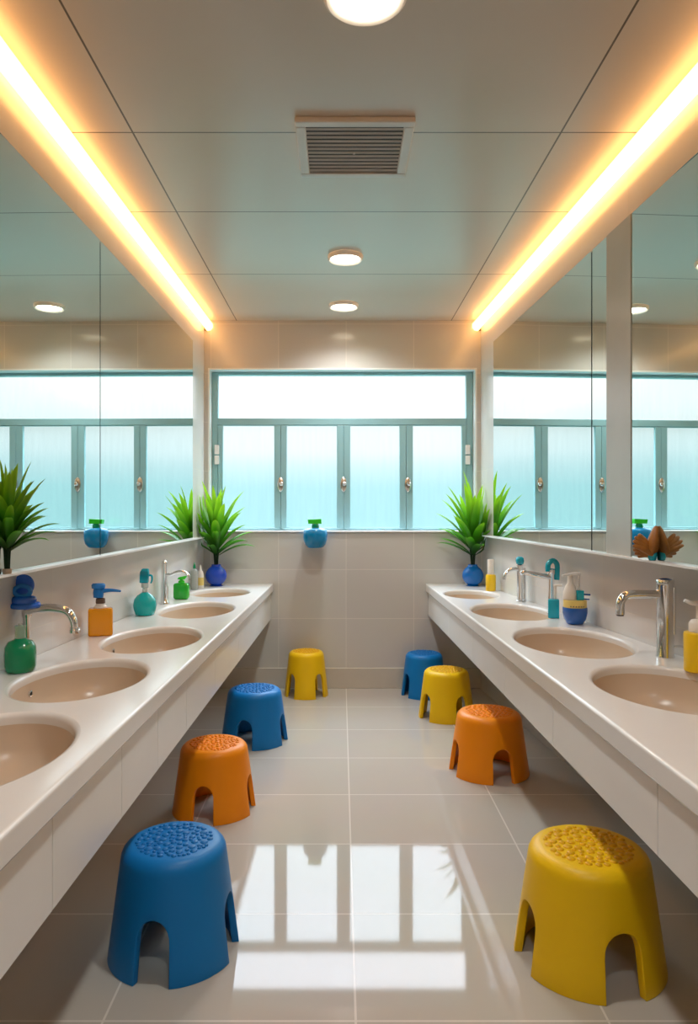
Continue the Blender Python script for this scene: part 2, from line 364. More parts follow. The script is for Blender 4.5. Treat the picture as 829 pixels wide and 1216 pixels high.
# ------------------------------------------------------------------ counters
def ell(cx, cy, a, b, n=72): return [(cx+a*math.cos(2*PI*i/n), cy+b*math.sin(2*PI*i/n)) for i in range(n)]
def counter(front, wall, s, basins, seams, apron_h, label, lab_basin):
    t = thing('washbasin_counter', label, 'counter', (0, 0, 0), 0, 'long washbasin counters')
    bm = B(); ya, yb = CY0, YB-.002
    g = lambda y: wall(y)+s*.002
    outer = [(front(ya), ya), (front(yb), yb), (g(yb), yb), (g(ya), ya)]
    allE = []
    ov = [bm.verts.new((x, y, CT)) for x, y in outer]
    allE += [bm.edges.new((ov[i], ov[(i+1) % 4])) for i in range(4)]
    lip = .013
    for (cx, cy, a, b) in basins:
        r0 = [bm.verts.new((x, y, CT)) for x, y in ell(cx, cy, a+lip, b+lip)]; n = len(r0)
        allE += [bm.edges.new((r0[i], r0[(i+1) % n])) for i in range(n)]
    bmesh.ops.triangle_fill(bm, use_beauty=True, use_dissolve=False, edges=allE)
    for f in bm.faces:
        if f.normal.z < 0: f.normal_flip()
    # rounded lip of each hole, slab sides and underside strip
    for (cx, cy, a, b) in basins:
        rows = []
        for q in range(5):
            ang = q/4*PI/2
            rows.append([bm.verts.new((x, y, CT-lip*(1-math.cos(ang)))) for x, y in ell(cx, cy, a+lip-lip*math.sin(ang), b+lip-lip*math.sin(ang))])
        rows.append([bm.verts.new((x, y, CT-.028)) for x, y in ell(cx, cy, a, b)])
        for A_, B_ in zip(rows, rows[1:]):
            for i in range(len(A_)):
                f = bm.faces.new((A_[i], A_[(i+1) % len(A_)], B_[(i+1) % len(A_)], B_[i])); f.smooth = True
    # front nose: rounded
    nose = [(0, 0)]+[(s*.008*math.sin(q/4*PI/2), -.008*(1-math.cos(q/4*PI/2))) for q in range(1, 5)]+[(s*.008, -.050), (s*.004, -.056), (-s*.03, -.056)]
    rr = [[bm.verts.new((front(y)+dx, y, CT+dz)) for dx, dz in nose] for y in (ya, yb)]
    for i in range(len(nose)-1): bm.faces.new((rr[0][i], rr[1][i], rr[1][i+1], rr[0][i+1]))
    wt = obj('worktop', bm, 'worktop', t)
    # apron panels below the slab
    ys = [ya]+sorted(seams)+[yb]
    for y0, y1 in zip(ys, ys[1:]):
        bm = B(); wedge(bm, lambda y: front(y)-s*.008, lambda y: front(y)-s*.024, y0+.0014, y1-.0014, CT-.058-apron_h, CT-.0600)
        obj('apron_panel', bm, 'apron', t)
    bm = B(); wedge(bm, lambda y: front(y)-s*.025, lambda y: front(y)-s*.030, ya, yb, CT-.058-apron_h+.002, CT-.060); obj('apron_rail', bm, 'dark', t)
    bm = B(); wedge(bm, lambda y: front(y)-s*.031, lambda y: wall(y)+s*.002, ya, yb, CT-.058-apron_h+.004, CT-.058-apron_h+.016); obj('bottom_board', bm, 'apron', t)
    for (cx, cy, a, b), lb in zip(basins, lab_basin):
        bt = thing('wash_basin', lb, 'sink', (cx, cy, CT), 0, 'oval beige basins set in the counters')
        prof = [(.0005, -.0275), (.004, -.05), (.012, -.085), (.030, -.115), (.060, -.135), (.10, -.145)]
        bm = B(); rows = []
        for off, z in prof: rows.append([bm.verts.new((x, y, z)) for x, y in ell(0, 0, a-off, b-off, 64)])
        sc = .025
        rows.append([bm.verts.new((x, y, -.150)) for x, y in ell(0, 0, sc, sc, 64)])
        rows.append([bm.verts.new((x, y, -.170)) for x, y in ell(0, 0, sc, sc, 64)])
        for A_, B_ in zip(rows, rows[1:]):
            for i in range(64): bm.faces.new((A_[i], A_[(i+1) % 64], B_[(i+1) % 64], B_[i]))
        bm.faces.new(rows[-1]); bs = obj('bowl', bm, 'basin', bt, 60)
        bm = B(); lathe(bm, [(.024, -.1510), (.022, -.1475), (.012, -.1470), (.001, -.1490)], 24); obj('drain', bm, 'chrome', bt, 60)
        if s < 0: continue
        # overflow hole near the wall side, towards the far-left rim
        an = PI*.955 if s > 0 else PI*.045
        ox, oy = (a-.0075)*math.cos(an), (b-.0075)*math.sin(an)
        mt = Matrix.Translation((ox, oy, -.058)) @ Matrix.Rotation(an, 4, 'Z') @ Matrix.Rotation(-PI/2-.12, 4, 'Y')
        bm = B(); lathe(bm, [(.011, -.002), (.011, .002), (.008, .0035), (.0065, .002)], 20, cap1=False, mat=mt); ovf = obj('overflow', bm, 'chrome', bt, 50)
        bm = B(); lathe(bm, [(.0066, -.001), (.0066, .0015)], 20, mat=mt); obj('hole', bm, 'dark', ovf)
    return t
LB = [(-.735, 4.36, .175, .235), (-.728, 3.62, .180, .300), (-.735, 2.80, .178, .285), (-.778, 2.15, .180, .270), (-.770, 1.50, .185, .280)]
RB = [(.775, 4.27, .155, .225), (.845, 3.56, .190, .300), (.885, 2.75, .205, .320), (.945, 2.04, .205, .285)]
counter(LF, LL, 1, LB, [.55, .94, 1.33, 1.73, 2.05, 2.40, 2.90, 3.50, 4.15], .182, 'long white washbasin counter along the left wall',
        ['oval beige basin in the left counter nearest the window', 'oval beige basin in the left counter, second from the window', 'oval beige basin in the left counter, third from the window',
         'oval beige basin in the left counter beside the blue handled tap', 'oval beige basin in the left counter cut by the left edge of the photo'])
counter(RF, RL, -1, RB, [.55, 1.0, 1.49, 2.18, 2.77, 3.40, 4.05], .158, 'long white washbasin counter along the right wall',
        ['oval beige basin in the right counter nearest the window', 'oval beige basin in the right counter, second from the window', 'oval beige basin in the right counter, third from the window',
         'oval beige basin in the right counter cut by the right edge of the photo'])

# ------------------------------------------------------------------ stools
def stool_meshes():
    Rb, Rt, ZT = .180, .1455, .285
    w = math.radians(15.5); z1, hr = .098, .056        # arch half width, spring height, arch rise
    th = .020
    def Ro(z):
        if z <= .250: return Rb+(Rt-Rb)*z/.250
        a = min(1, (z-.250)/.035); return Rt-.033*(1-math.sqrt(max(0, 1-a*a)))
    def Ri(z): return Ro(min(z, .245))-th
    nl, na = 14, 14
    cols = []   # (theta, bottom z, is_leg_column)
    for q in range(4):
        c = q*PI/2
        for j in range(na+1):
            ph = -PI/2+PI*j/na; cols.append((c+w*math.sin(ph), z1+hr*max(0, math.cos(ph))**.85, j in (0, na), q if 0 < j < na else None))
        for j in range(1, nl):
            cols.append((c+w+(PI/2-2*w)*j/nl, z1, True, None))
    N = len(cols); bm = bmesh.new()
    fr = [0, .25, .5, .75]+[1]
    def ring_col(c, Rf, top):
        th_, zb = c[0], c[1]; zz = [zb+(.250-zb)*f for f in fr]
        if top: zz += [.250+.035*math.sin(a*PI/2/5) for a in range(1, 6)]
        return [(Rf(z)*math.cos(th_), Rf(z)*math.sin(th_), z) for z in zz]
    O = [[bm.verts.new(p) for p in ring_col(c, Ro, True)] for c in cols]
    I = [[bm.verts.new(p) for p in ring_col(c, Ri, False)] for c in cols]
    low = {}
    zl = [0, .049]
    for i, c in enumerate(cols):
        if c[2]:
            low[i] = ([bm.verts.new((Ro(z)*math.cos(c[0]), Ro(z)*math.sin(c[0]), z)) for z in zl]+[O[i][0]],
                      [bm.verts.new((Ri(z)*math.cos(c[0]), Ri(z)*math.sin(c[0]), z)) for z in zl]+[I[i][0]])
    for i in range(N):
        j = (i+1) % N
        for k in range(len(O[i])-1): bm.faces.new((O[i][k], O[j][k], O[j][k+1], O[i][k+1]))
        for k in range(len(I[i])-1): bm.faces.new((I[i][k], I[i][k+1], I[j][k+1], I[j][k]))
        arch = not (i in low and j in low and (cols[i][3] is None and cols[j][3] is None) and not (cols[j][0]-cols[i][0] < 0 and False))
        if i in low and j in low and abs(((cols[j][0]-cols[i][0]+PI) % (2*PI))-PI) < math.radians(8) and cols[i][1] <= z1+1e-6 and cols[j][1] <= z1+1e-6:
            a, b = low[i], low[j]
            for k in range(2):
                bm.faces.new((a[0][k], b[0][k], b[0][k+1], a[0][k+1])); bm.faces.new((a[1][k], a[1][k+1], b[1][k+1], b[1][k]))
            bm.faces.new((a[0][0], a[1][0], b[1][0], b[0][0]))
        else:
            bm.faces.new((O[i][0], I[i][0], I[j][0], O[j][0]))     # soffit of the arch
    for q in range(4):                                              # upright sides of each arch
        for i in (q*(na+nl), q*(na+nl)+na):
            a = low[i]
            for k in range(2): bm.faces.new((a[0][k], a[0][k+1], a[1][k+1], a[1][k]))
    ctr = bm.verts.new((0, 0, ZT)); ci = bm.verts.new((0, 0, .250-.0))
    for i in range(N):
        j = (i+1) % N
        bm.faces.new((O[i][-1], O[j][-1], ctr)); bm.faces.new((I[j][-1], I[i][-1], ci))
    bmesh.ops.recalc_face_normals(bm, faces=bm.faces[:])
    sharp = [e for e in bm.edges if len(e.link_faces) == 2 and e.calc_face_angle(0) > math.radians(55)]
    bmesh.ops.bevel(bm, geom=sharp, offset=.0075, segments=3, affect='EDGES', profile=.5, clamp_overlap=True)
    bmesh.ops.remove_doubles(bm, verts=bm.verts[:], dist=.00005)
    bmesh.ops.recalc_face_normals(bm, faces=bm.faces[:])
    parts = []
    for key in ['seat', 0, 1, 2, 3]:
        b2 = bm.copy(); kill = []
        for f in b2.faces:
            c = f.calc_center_median(); leg = c.z < z1-1e-4
            q = int(((math.atan2(c.y, c.x)) % (2*PI))//(PI/2))
            if (key == 'seat' and leg) or (key != 'seat' and not (leg and q == key)): kill.append(f)
        bmesh.ops.delete(b2, geom=kill, context='FACES')
        me = bpy.data.meshes.new('stool_seat' if key == 'seat' else 'stool_leg'); b2.to_mesh(me); b2.free()
        me.polygons.foreach_set('use_smooth', [True]*len(me.polygons)); parts.append(me)
    bm.free()
    # pebbled tread: many low rounded pads
    rnd = random.Random(3); pts = []; R = .106
    for tries in range(9000):
        a, r = rnd.uniform(0, 2*PI), R*math.sqrt(rnd.random()); p = (r*math.cos(a), r*math.sin(a)); rad = (rnd.choice((.0085, .0105, .0118)) if tries < 2500 else rnd.choice((.0055, .007)))
        if r+rad > R+.003: continue
        if all(math.hypot(p[0]-s[0], p[1]-s[1]) > (rad+s[2])*1.02+.0007 for s in pts): pts.append((p[0], p[1], rad))
    bm = bmesh.new()
    for x, y, r in pts:
        r *= 1.0; e = rnd.uniform(.9, 1.18); a = rnd.uniform(0, PI)
        mt = Matrix.Translation((x, y, ZT)) @ Matrix.Rotation(a, 4, 'Z')
        lathe(bm, [(r, -.002), (r*.96, .0010), (r*.78, .0028), (r*.4, .0036), (r*.05, .0037)], 10, sx=1/e**.5, sy=e**.5, cap0=False, mat=mt)
    bmesh.ops.recalc_face_normals(bm, faces=bm.faces[:])
    me = bpy.data.meshes.new('stool_tread'); bm.to_mesh(me); bm.free(); me.polygons.foreach_set('use_smooth', [True]*len(me.polygons))
    return parts+[me]
base_meshes = stool_meshes(); STO = {}
for c in ('blue', 'orange', 'yellow'):
    ms_ = [m.copy() for m in base_meshes]
    for m in ms_: m.materials.clear(); m.materials.append(M['stool_'+c] if 'tread' not in m.name else M['tread_'+c])
    STO[c] = ms_
def stool(c, x, y, dia, h, rot, label):
    t = thing('step_stool', label, 'stool', (x, y, 0), math.radians(rot), 'children step stools on the floor')
    t.scale = (dia/.36, dia/.36, h/.285)
    for m in STO[c]:
        o = bpy.data.objects.new('seat' if 'seat' in m.name else 'leg' if 'leg' in m.name else 'tread', m); COL.objects.link(o); o.parent = t
# rotation: an arch faces -Y at rot 0
stool('blue', -.462, 1.985, .355, .300, -7, 'large blue plastic step stool in the left foreground')
stool('orange', -.515, 2.91, .335, .268, -7, 'orange plastic step stool beneath the left counter')
stool('blue', -.455, 3.77, .350, .275, -13, 'blue plastic step stool behind the orange one on the left')
stool('yellow', -.228, 4.70, .288, .287, 44, 'yellow plastic step stool against the back wall')
stool('yellow', .672, 1.945, .395, .302, 9, 'large yellow plastic step stool in the right foreground')
stool('orange', .688, 3.33, .368, .278, 10, 'orange plastic step stool beside the right counter')
stool('yellow', .618, 4.20, .326, .278, 29, 'yellow plastic step stool between the orange and blue ones on the right')
stool('blue', .545, 4.70, .300, .275, 25, 'small blue plastic step stool in the far right corner')

# ------------------------------------------------------------------ plants
def foliage(n, Hh, spread, seed, wid=.022, clip=None):
    rnd = random.Random(seed); bm = bmesh.new(); ly = bm.verts.layers.float.new('leaf')
    for i in range(n):
        f = i/n; az = i*2.39996+rnd.uniform(-.3, .3)
        tilt = (1-f)**.8*1.55+.10+rnd.uniform(-.08, .08)
        Ln = Hh*(.62+.38*f)*rnd.uniform(.85, 1.08); z0 = Hh*.02+Hh*.30*f*rnd.uniform(.7, 1.1)
        W = wid*rnd.uniform(.8, 1.15)*(.75+.5*(1-abs(f-.5)))
        d = Vector((math.cos(az), math.sin(az), 0)); s = Vector((-math.sin(az), math.cos(az), 0))
        p = Vector((0, 0, z0))+d*.006; seg = 9; prev = None; el = PI/2-tilt*.62; dr = -tilt*.45-rnd.uniform(0, .25)
        for k in range(seg+1):
            u = k/seg; ww = W*math.sin(PI*min(1, .12+u*.9)**.8)*(1 if u < .95 else .4)
            ww = W*(u*2.2)**.6*(1-u)**.75*1.05+.0006
            a = el+dr*u*u; dirv = d*math.cos(a)+Vector((0, 0, math.sin(a))); up = -d*math.sin(a)+Vector((0, 0, math.cos(a)))
            if clip is not None and k:
                for _ in range(1):
                    for (ax, lim, sg) in clip:
                        if sg*(p[ax]-lim) > -.004: p[ax] = lim-sg*.004
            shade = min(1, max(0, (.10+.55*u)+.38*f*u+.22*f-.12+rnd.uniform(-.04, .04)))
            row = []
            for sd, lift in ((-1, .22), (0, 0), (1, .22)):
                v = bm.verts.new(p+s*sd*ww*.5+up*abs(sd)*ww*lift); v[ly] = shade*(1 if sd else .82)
                if clip is not None:
                    for (ax, lim, sg) in clip:
                        if sg*(v.co[ax]-lim) > -.002: v.co[ax] = lim-sg*.002
                row.append(v)
            if prev:
                for q in range(2): bm.faces.new((prev[q], prev[q+1], row[q+1], row[q]))
            prev = row; p = p+dirv*(Ln/seg)
    return bm
def stems(n, h, r, seed):
    rnd = random.Random(seed); bm = bmesh.new()
    for i in range(n):
        a = 2*PI*i/n; q = (r*.5*math.cos(a), r*.5*math.sin(a))
        tube(bm, spline([(q[0]*.6, q[1]*.6, -.03), (q[0], q[1], h*.3), (q[0]*1.6, q[1]*1.6, h)], 4), .0042, 8)
    return bm
def vase_plant(x, y, glass, label, seed, clip):
    t = thing('potted_plant', label, 'plant', (x, y, CT), 0, 'leafy plants in glass vases')
    bm = B(); R = .071
    prof = [(.040, 0), (.046, .002)]+[(R*math.cos(a), .068+R*.95*math.sin(a)) for a in [math.radians(v) for v in range(-62, 66, 8)]]
    prof += [(.030, .136), (.032, .142), (.027, .142), (.025, .134), (.03, .125)]
    lathe(bm, prof, 40, cap1=False); obj('vase', bm, glass, t, 60)
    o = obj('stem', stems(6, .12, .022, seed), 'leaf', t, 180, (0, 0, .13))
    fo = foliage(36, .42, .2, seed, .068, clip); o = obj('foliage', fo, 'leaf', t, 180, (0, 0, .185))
    return t
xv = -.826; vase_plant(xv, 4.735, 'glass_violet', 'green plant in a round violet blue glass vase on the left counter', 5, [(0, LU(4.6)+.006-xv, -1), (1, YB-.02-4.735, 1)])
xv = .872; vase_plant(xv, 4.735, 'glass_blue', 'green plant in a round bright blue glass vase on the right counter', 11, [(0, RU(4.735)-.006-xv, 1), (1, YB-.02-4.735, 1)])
yl = 1.985; xl = LU(yl)+.0385  # ledge plant added in place of one seen only in the mirror
t = thing('potted_plant', 'green plant in a small pale pot added to imitate one reflected in the left mirror', 'plant', (xl, yl, MBL), 0)
bm = B(); lathe(bm, [(.0105, 0), (.012, .002), (.0125, .012), (.0132, .014), (.0115, .014), (.011, .008)], 24, cap1=False); obj('pot', bm, 'terracotta', t, 50)
obj('stem', stems(6, .06, .011, 4), 'leaf', t, 180, (0, 0, .03))
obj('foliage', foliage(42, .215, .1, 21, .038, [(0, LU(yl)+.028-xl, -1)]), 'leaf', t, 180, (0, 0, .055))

# brown ornament with teal bowl, added on the right ledge as a mirrored image
yo = 2.33; xo = RU(yo)-.047
t = thing('ornament', 'brown feathered ornament with a teal bowl added to imitate one reflected in the right mirror', 'ornament', (xo, yo, MBR), 0)
bm = B()
def feather(bm, p0, p1, w, bend):
    p0, p1 = Vector(p0), Vector(p1); mid = (p0+p1)/2+Vector(bend)
    tube(bm, spline([p0, mid, p1], 7), lambda u: w*(.35+1.3*math.sin(PI*min(1, u*.85+.12)))*.5+.0008, 8)
for k, (dx, dz, w) in enumerate(((-.052, .046, .010), (-.050, .060, .011), (-.043, .072, .012), (-.032, .080, .012), (-.046, .032, .010), (-.040, .020, .010), (-.030, .010, .010))):
    feather(bm, (.006, .003*k-.012, .018), (dx*1.15, -.012+.004*k, dz*1.08), w*1.15, (0, 0, .005))
obj('wing', bm, 'wood_brown', t, 180)
bm = B()
for k, (dx, dz, w) in enumerate(((.020, .112, .015), (.022, .088, .015), (.020, .066, .013), (.012, .096, .013))):
    feather(bm, (-.004, .003*k-.008, .020), (dx, -.004+.002*k, dz), w*1.5, (.002, 0, -.006))
obj('tail', bm, 'wood_brown', t, 180)
bm = B(); lathe(bm, [(.016, 0), (.020, .002), (.027, .018), (.025, .032), (.017, .041), (.006, .045), (.001, .0455)], 24, (.008, .0, 0), sx=.55, sy=.7); obj('bowl', bm, 'teal_plastic', t, 60)

# ------------------------------------------------------------------ taps
def at(px, y): return (px-405)/850*y
# left: blue handled tap
x, y = -1.030, 2.345
t = thing('tap', 'chrome tap with a sculpted blue handle behind the green soap bottle', 'tap', (x, y, CT), 0, 'chrome basin taps')
bm = B(); lathe(bm, [(.024, 0), (.024, .006), (.014, .012), (.0115, .03), (.0115, .150), (.016, .156), (.016, .19), (.012, .195)], 28); obj('column', bm, 'chrome', t, 40)
bm = B(); tube(bm, spline([(.0, -.004, .174), (.05, -.008, .182), (.10, -.012, .183), (.140, -.015, .172), (.158, -.016, .145), (.163, -.016, .118)], 8), lambda u: .0155-.004*u, 18); sp_ = obj('spout', bm, 'chrome', t, 60)
bm = B(); lathe(bm, [(.015, 0), (.0175, .003), (.0175, .012), (.0155, .014), (.0155, .02), (.012, .021)], 20, (.1635, -.016, .102)); obj('aerator', bm, 'chrome', sp_, 40)
bm = B(); mt = Matrix.Translation((-.002, -.016, .196)) @ Matrix.Rotation(math.radians(8), 4, 'X')
lathe(bm, [(.046, -.010), (.053, -.006), (.054, .0), (.050, .006), (.040, .008), (.042, .014), (.041, .022), (.034, .027), (.020, .029), (.001, .0295)], 36, sx=1.0, sy=.62, mat=mt)
hb = obj('handle', bm, 'blue_plastic', t, 60)
bm = B(); mt = Matrix.Translation((-.010, -.004, .256)) @ Matrix.Rotation(PI/2-.15, 4, 'X')
lathe(bm, [(.030, -.006), (.036, -.004), (.037, .0), (.036, .004), (.030, .006), (.012, .007), (.001, .007)], 36, mat=mt); obj('handle_disc', bm, 'blue_plastic', hb, 60)
bm = B(); q = [(.026*math.cos(v)-.004, -.022, .240+.017*math.sin(v)) for v in [2*PI*i/28 for i in range(29)]]
tube(bm, q, .0075, 10); obj('handle_loop', bm, 'blue_light_plastic', hb, 60)
# left: swan-neck tap
x, y = -.945, 3.83
t = thing('tap', 'slim chrome tap with a curved swan neck beside the lime green bottle', 'tap', (x, y, CT), 0, 'chrome basin taps')
bm = B(); lathe(bm, [(.026, 0), (.026, .006), (.021, .012), (.017, .05), (.0145, .09), (.0135, .21), (.0155, .214), (.0155, .222), (.010, .230), (.001, .232)], 28); obj('column', bm, 'chrome', t, 40)
bm = B(); tube(bm, spline([(0, 0, .160), (.03, -.002, .156), (.065, -.006, .168), (.10, -.010, .172), (.128, -.012, .155), (.134, -.012, .132)], 8), lambda u: .010-.0015*u, 14); obj('spout', bm, 'chrome', t, 60)
bm = B(); tube(bm, [(.014, -.012, .03), (.020, -.020, .06), (.024, -.024, .095)], lambda u: .006-.002*u, 10); obj('lever', bm, 'chrome', t, 60)
# right: far tap with teal knob
y = 3.93; x = at(617.5, y)
t = thing('tap', 'slim chrome tap with a small round teal knob near the window', 'tap', (x, y, CT), 0, 'chrome basin taps')
bm = B(); lathe(bm, [(.020, 0), (.020, .005), (.0165, .008), (.0155, .188), (.017, .192), (.017, .200), (.010, .203)], 28); obj('column', bm, 'chrome', t, 40)
bm = B(); tube(bm, spline([(0, 0, .176), (-.035, -.004, .178), (-.066, -.008, .168), (-.084, -.010, .145), (-.088, -.010, .120)], 8), lambda u: .011-.002*u, 14); obj('spout', bm, 'chrome', t, 60)
bm = B(); lathe(bm, [(.012, .2035), (.019, .207), (.023, .222), (.021, .238), (.012, .246), (.001, .247)], 24); obj('knob', bm, 'teal_plastic', t, 60)
bm = B(); rod(bm, (.028, .008, .0), (.028, .008, .185), .008); obj('rear_pipe', bm, 'chrome', t, 60)
# right: middle tap with teal arch handle
y = 3.46; x = at(655, y)
t = thing('tap', 'chrome tap with a teal arched handle and a long straight spout', 'tap', (x, y, CT), 0, 'chrome basin taps')
bm = B(); lathe(bm, [(.020, 0), (.020, .005), (.0165, .009), (.015, .19), (.018, .194), (.018, .214), (.012, .220), (.001, .221)], 28); obj('column', bm, 'chrome', t, 40)
bm = B(); tube(bm, spline([(0, 0, .178), (-.03, -.002, .182), (-.10, -.010, .196), (-.135, -.014, .202), (-.152, -.016, .196)], 8), lambda u: .0145-.005*u, 14); obj('spout', bm, 'chrome', t, 60)
bm = B(); tube(bm, spline([(-.018, -.004, .205), (-.016, -.002, .240), (.006, 0, .258), (.026, 0, .240), (.027, 0, .200), (.026, 0, .165)], 6), lambda u: .0125, 12); obj('handle', bm, 'teal_plastic', t, 60)
# right: big near tap
y = 2.455; x = at(790, y)
t = thing('tap', 'large cylindrical chrome tap with a blue cap near the right edge', 'tap', (x, y, CT), 0, 'chrome basin taps')
bm = B(); lathe(bm, [(.030, 0), (.030, .003), (.0285, .006), (.0285, .244), (.0295, .247), (.0295, .262), (.027, .266), (.024, .262)], 40, cap1=False); obj('column', bm, 'chrome', t, 40)
bm = B(); lathe(bm, [(.0238, .2575), (.0238, .2635), (.020, .267), (.008, .270), (.001, .2705)], 32); obj('cap', bm, 'navy_plastic', t, 60)
bm = B(); tube(bm, spline([(-.02, 0, .214), (-.06, -.002, .214), (-.115, -.004, .214), (-.140, -.005, .208), (-.154, -.006, .190), (-.157, -.006, .170), (-.157, -.006, .146)], 8), .0150, 18); sp_ = obj('spout', bm, 'chrome', t, 60)
bm = B(); lathe(bm, [(.0118, -.001), (.0118, .004)], 20, (-.157, -.006, .1425)); obj('aerator', bm, 'dark', sp_, 40)
bm = B(); rod(bm, (.022, -.018, .080), (.022, -.018, .240), .006); obj('side_bar', bm, 'chrome', t, 60)
bm = B(); tube(bm, spline([(.026, -.002, .035), (.055, 0, .036), (.075, 0, .028)], 4), .004, 8); obj('pop_up_rod', bm, 'chrome', t, 60)

# ------------------------------------------------------------------ bottles
# green bottle, left
x, y = -1.000, 2.232
t = thing('soap_bottle', 'dark green soap bottle with a clear neck under the blue tap handle', 'soap bottle', (x, y, CT), 0)
bm = B(); lathe(bm, [(.036, 0), (.043, .004), (.0465, .02), (.0475, .055), (.0455, .078), (.036, .094), (.020, .101), (.016, .104)], 36); obj('body', bm, 'soap_green_dark', t, 60)
bm = B(); lathe(bm, [(.016, .1045), (.0155, .135), (.017, .139), (.017, .143), (.014, .144)], 24); obj('neck', bm, 'clear_green', t, 50)
bm = B(); rod(bm, (.0, 0, .1445), (.0, 0, .150), .006); obj('stem', bm, 'clear_plastic', t, 60)
# orange bottle, left
x, y = -.966, 2.875
t = thing('soap_bottle', 'square orange soap bottle with a blue pump on the left counter', 'soap bottle', (x, y, CT), math.radians(18))
bm = B(); box(bm, -.047, .047, -.030, .030, 0, .110, .008, 3); obj('body', bm, 'soap_orange', t, 40)
bm = B(); lathe(bm, [(.026, .1105), (.026, .116), (.019, .121), (.017, .128)], 24); obj('shoulder', bm, 'cream_plastic', t, 50)
bm = B(); lathe(bm, [(.018, .1285), (.019, .132), (.018, .147), (.012, .150)], 24); obj('collar', bm, 'brown_plastic', t, 50)
bm = B(); lathe(bm, [(.010, .1505), (.019, .152), (.021, .172), (.019, .186), (.026, .190), (.027, .203), (.022, .208), (.001, .209)], 28, (-.008, 0, 0)); p_ = obj('pump_head', bm, 'blue_light_plastic', t, 50)
bm = B(); tube(bm, spline([(.006, -.004, .178), (.04, -.010, .180), (.078, -.016, .176)], 5), lambda u: .010-.006*u, 12); obj('nozzle', bm, 'blue_light_plastic', p_, 60)
# teal spray bottle
x, y = -.940, 3.43
t = thing('spray_bottle', 'round teal spray bottle on the left counter', 'spray bottle', (x, y, CT), 0)
bm = B(); lathe(bm, [(.040, 0), (.046, .004), (.053, .03), (.0555, .05), (.050, .076), (.034, .096), (.018, .106), (.014, .109)], 36); obj('body', bm, 'soap_teal', t, 60)
bm = B(); lathe(bm, [(.012, .1095), (.012, .128), (.017, .131), (.0175, .150), (.014, .153)], 24); obj('neck', bm, 'clear_plastic', t, 50)
bm = B()
hexa(bm, [(-.024, -.012, .153), (.016, -.012, .153), (.016, .012, .153), (-.024, .012, .153), (-.022, -.013, .205), (.020, -.013, .196), (.020, .013, .196), (-.022, .013, .205)])
hexa(bm, [(-.022, -.013, .2055), (.020, -.013, .1965), (.020, .013, .1965), (-.022, .013, .2055), (-.012, -.009, .222), (.018, -.009, .222), (.018, .009, .222), (-.012, .009, .222)])
bmesh.ops.remove_doubles(bm, verts=bm.verts[:], dist=.0008)
bmesh.ops.bevel(bm, geom=bm.edges[:], offset=.004, segments=3, affect='EDGES', profile=.5, clamp_overlap=True)
hd = obj('spray_head', bm, 'teal_plastic', t, 50)
bm = B(); tube(bm, spline([(.018, -.004, .190), (.034, -.006, .188), (.036, -.006, .168), (.030, -.006, .152)], 5), lambda u: .0055-.002*u, 10); obj('trigger', bm, 'teal_plastic', hd, 60)
# lime bottle
x, y = -.898, 4.03
t = thing('soap_bottle', 'small lime green soap bottle beside the swan neck tap', 'soap bottle', (x, y, CT), 0)
bm = B(); box(bm, -.043, .043, -.028, .028, 0, .092, .014, 3); obj('body', bm, 'soap_green', t, 50)
bm = B(); lathe(bm, [(.018, .0925), (.018, .104), (.010, .107), (.009, .112)], 24); obj('collar', bm, 'lime_plastic', t, 50)
bm = B(); hexa(bm, [(-.022, -.011, .1125), (.020, -.011, .1125), (.020, .011, .1125), (-.022, .011, .1125), (-.014, -.010, .124), (.036, -.008, .134), (.036, .008, .134), (-.014, .010, .124)]); obj('pump', bm, 'lime_plastic', t)
# clear bottles
t = thing('clear_bottle', 'tall clear bottle with a pointed green tip by the left vase', 'bottle', (-.922, 4.50, CT), 0)
bm = B(); lathe(bm, [(.020, 0), (.0235, .003), (.0235, .115), (.018, .128), (.009, .134)], 24); obj('body', bm, 'clear_plastic', t, 50)
bm = B(); lathe(bm, [(.009, .1345), (.0085, .15), (.003, .172), (.001, .173)], 16); obj('tip', bm, 'soap_green_dark', t, 50)
t = thing('clear_bottle', 'short pale cream bottle next to the tall clear bottle', 'bottle', (-.900, 4.585, CT), 0)
bm = B(); lathe(bm, [(.018, 0), (.021, .003), (.021, .085), (.016, .105), (.008, .118), (.004, .150), (.001, .151)], 24); obj('body', bm, 'cream_plastic', t, 50)
bm = B(); lathe(bm, [(.0214, .02), (.0214, .07)], 24, cap0=False, cap1=False); obj('paper_label', bm, 'yellow_pale', t, 50)
# yellow bottle by right vase
y = 4.45; x = at(584, y)-.006
t = thing('soap_bottle', 'small yellow bottle with a pale cap beside the right vase', 'soap bottle', (x, y, CT), 0)
bm = B(); lathe(bm, [(.028, 0), (.031, .004), (.0315, .090), (.028, .100), (.022, .102)], 28); obj('body', bm, 'yellow_plastic', t, 50)
bm = B(); lathe(bm, [(.021, .1025), (.0205, .19), (.018, .196), (.001, .197)], 24); obj('cap', bm, 'cream_plastic', t, 50)
# teal square pump bottle
y = 3.335; x = at(657.5, y)
t = thing('soap_bottle', 'small teal square soap bottle in front of the teal handled tap', 'soap bottle', (x, y, CT), math.radians(-15))
bm = B(); box(bm, -.025, .025, -.022, .022, 0, .088, .005, 3); obj('body', bm, 'teal_plastic', t, 40)
bm = B(); rod(bm, (.008, 0, .0885), (.008, 0, .148), .006, 12); obj('stem', bm, 'cream_plastic', t, 60)
bm = B(); tube(bm, [(.000, 0, .151), (.038, -.003, .153)], .006, 10); obj('nozzle', bm, 'white_plastic', t, 60)
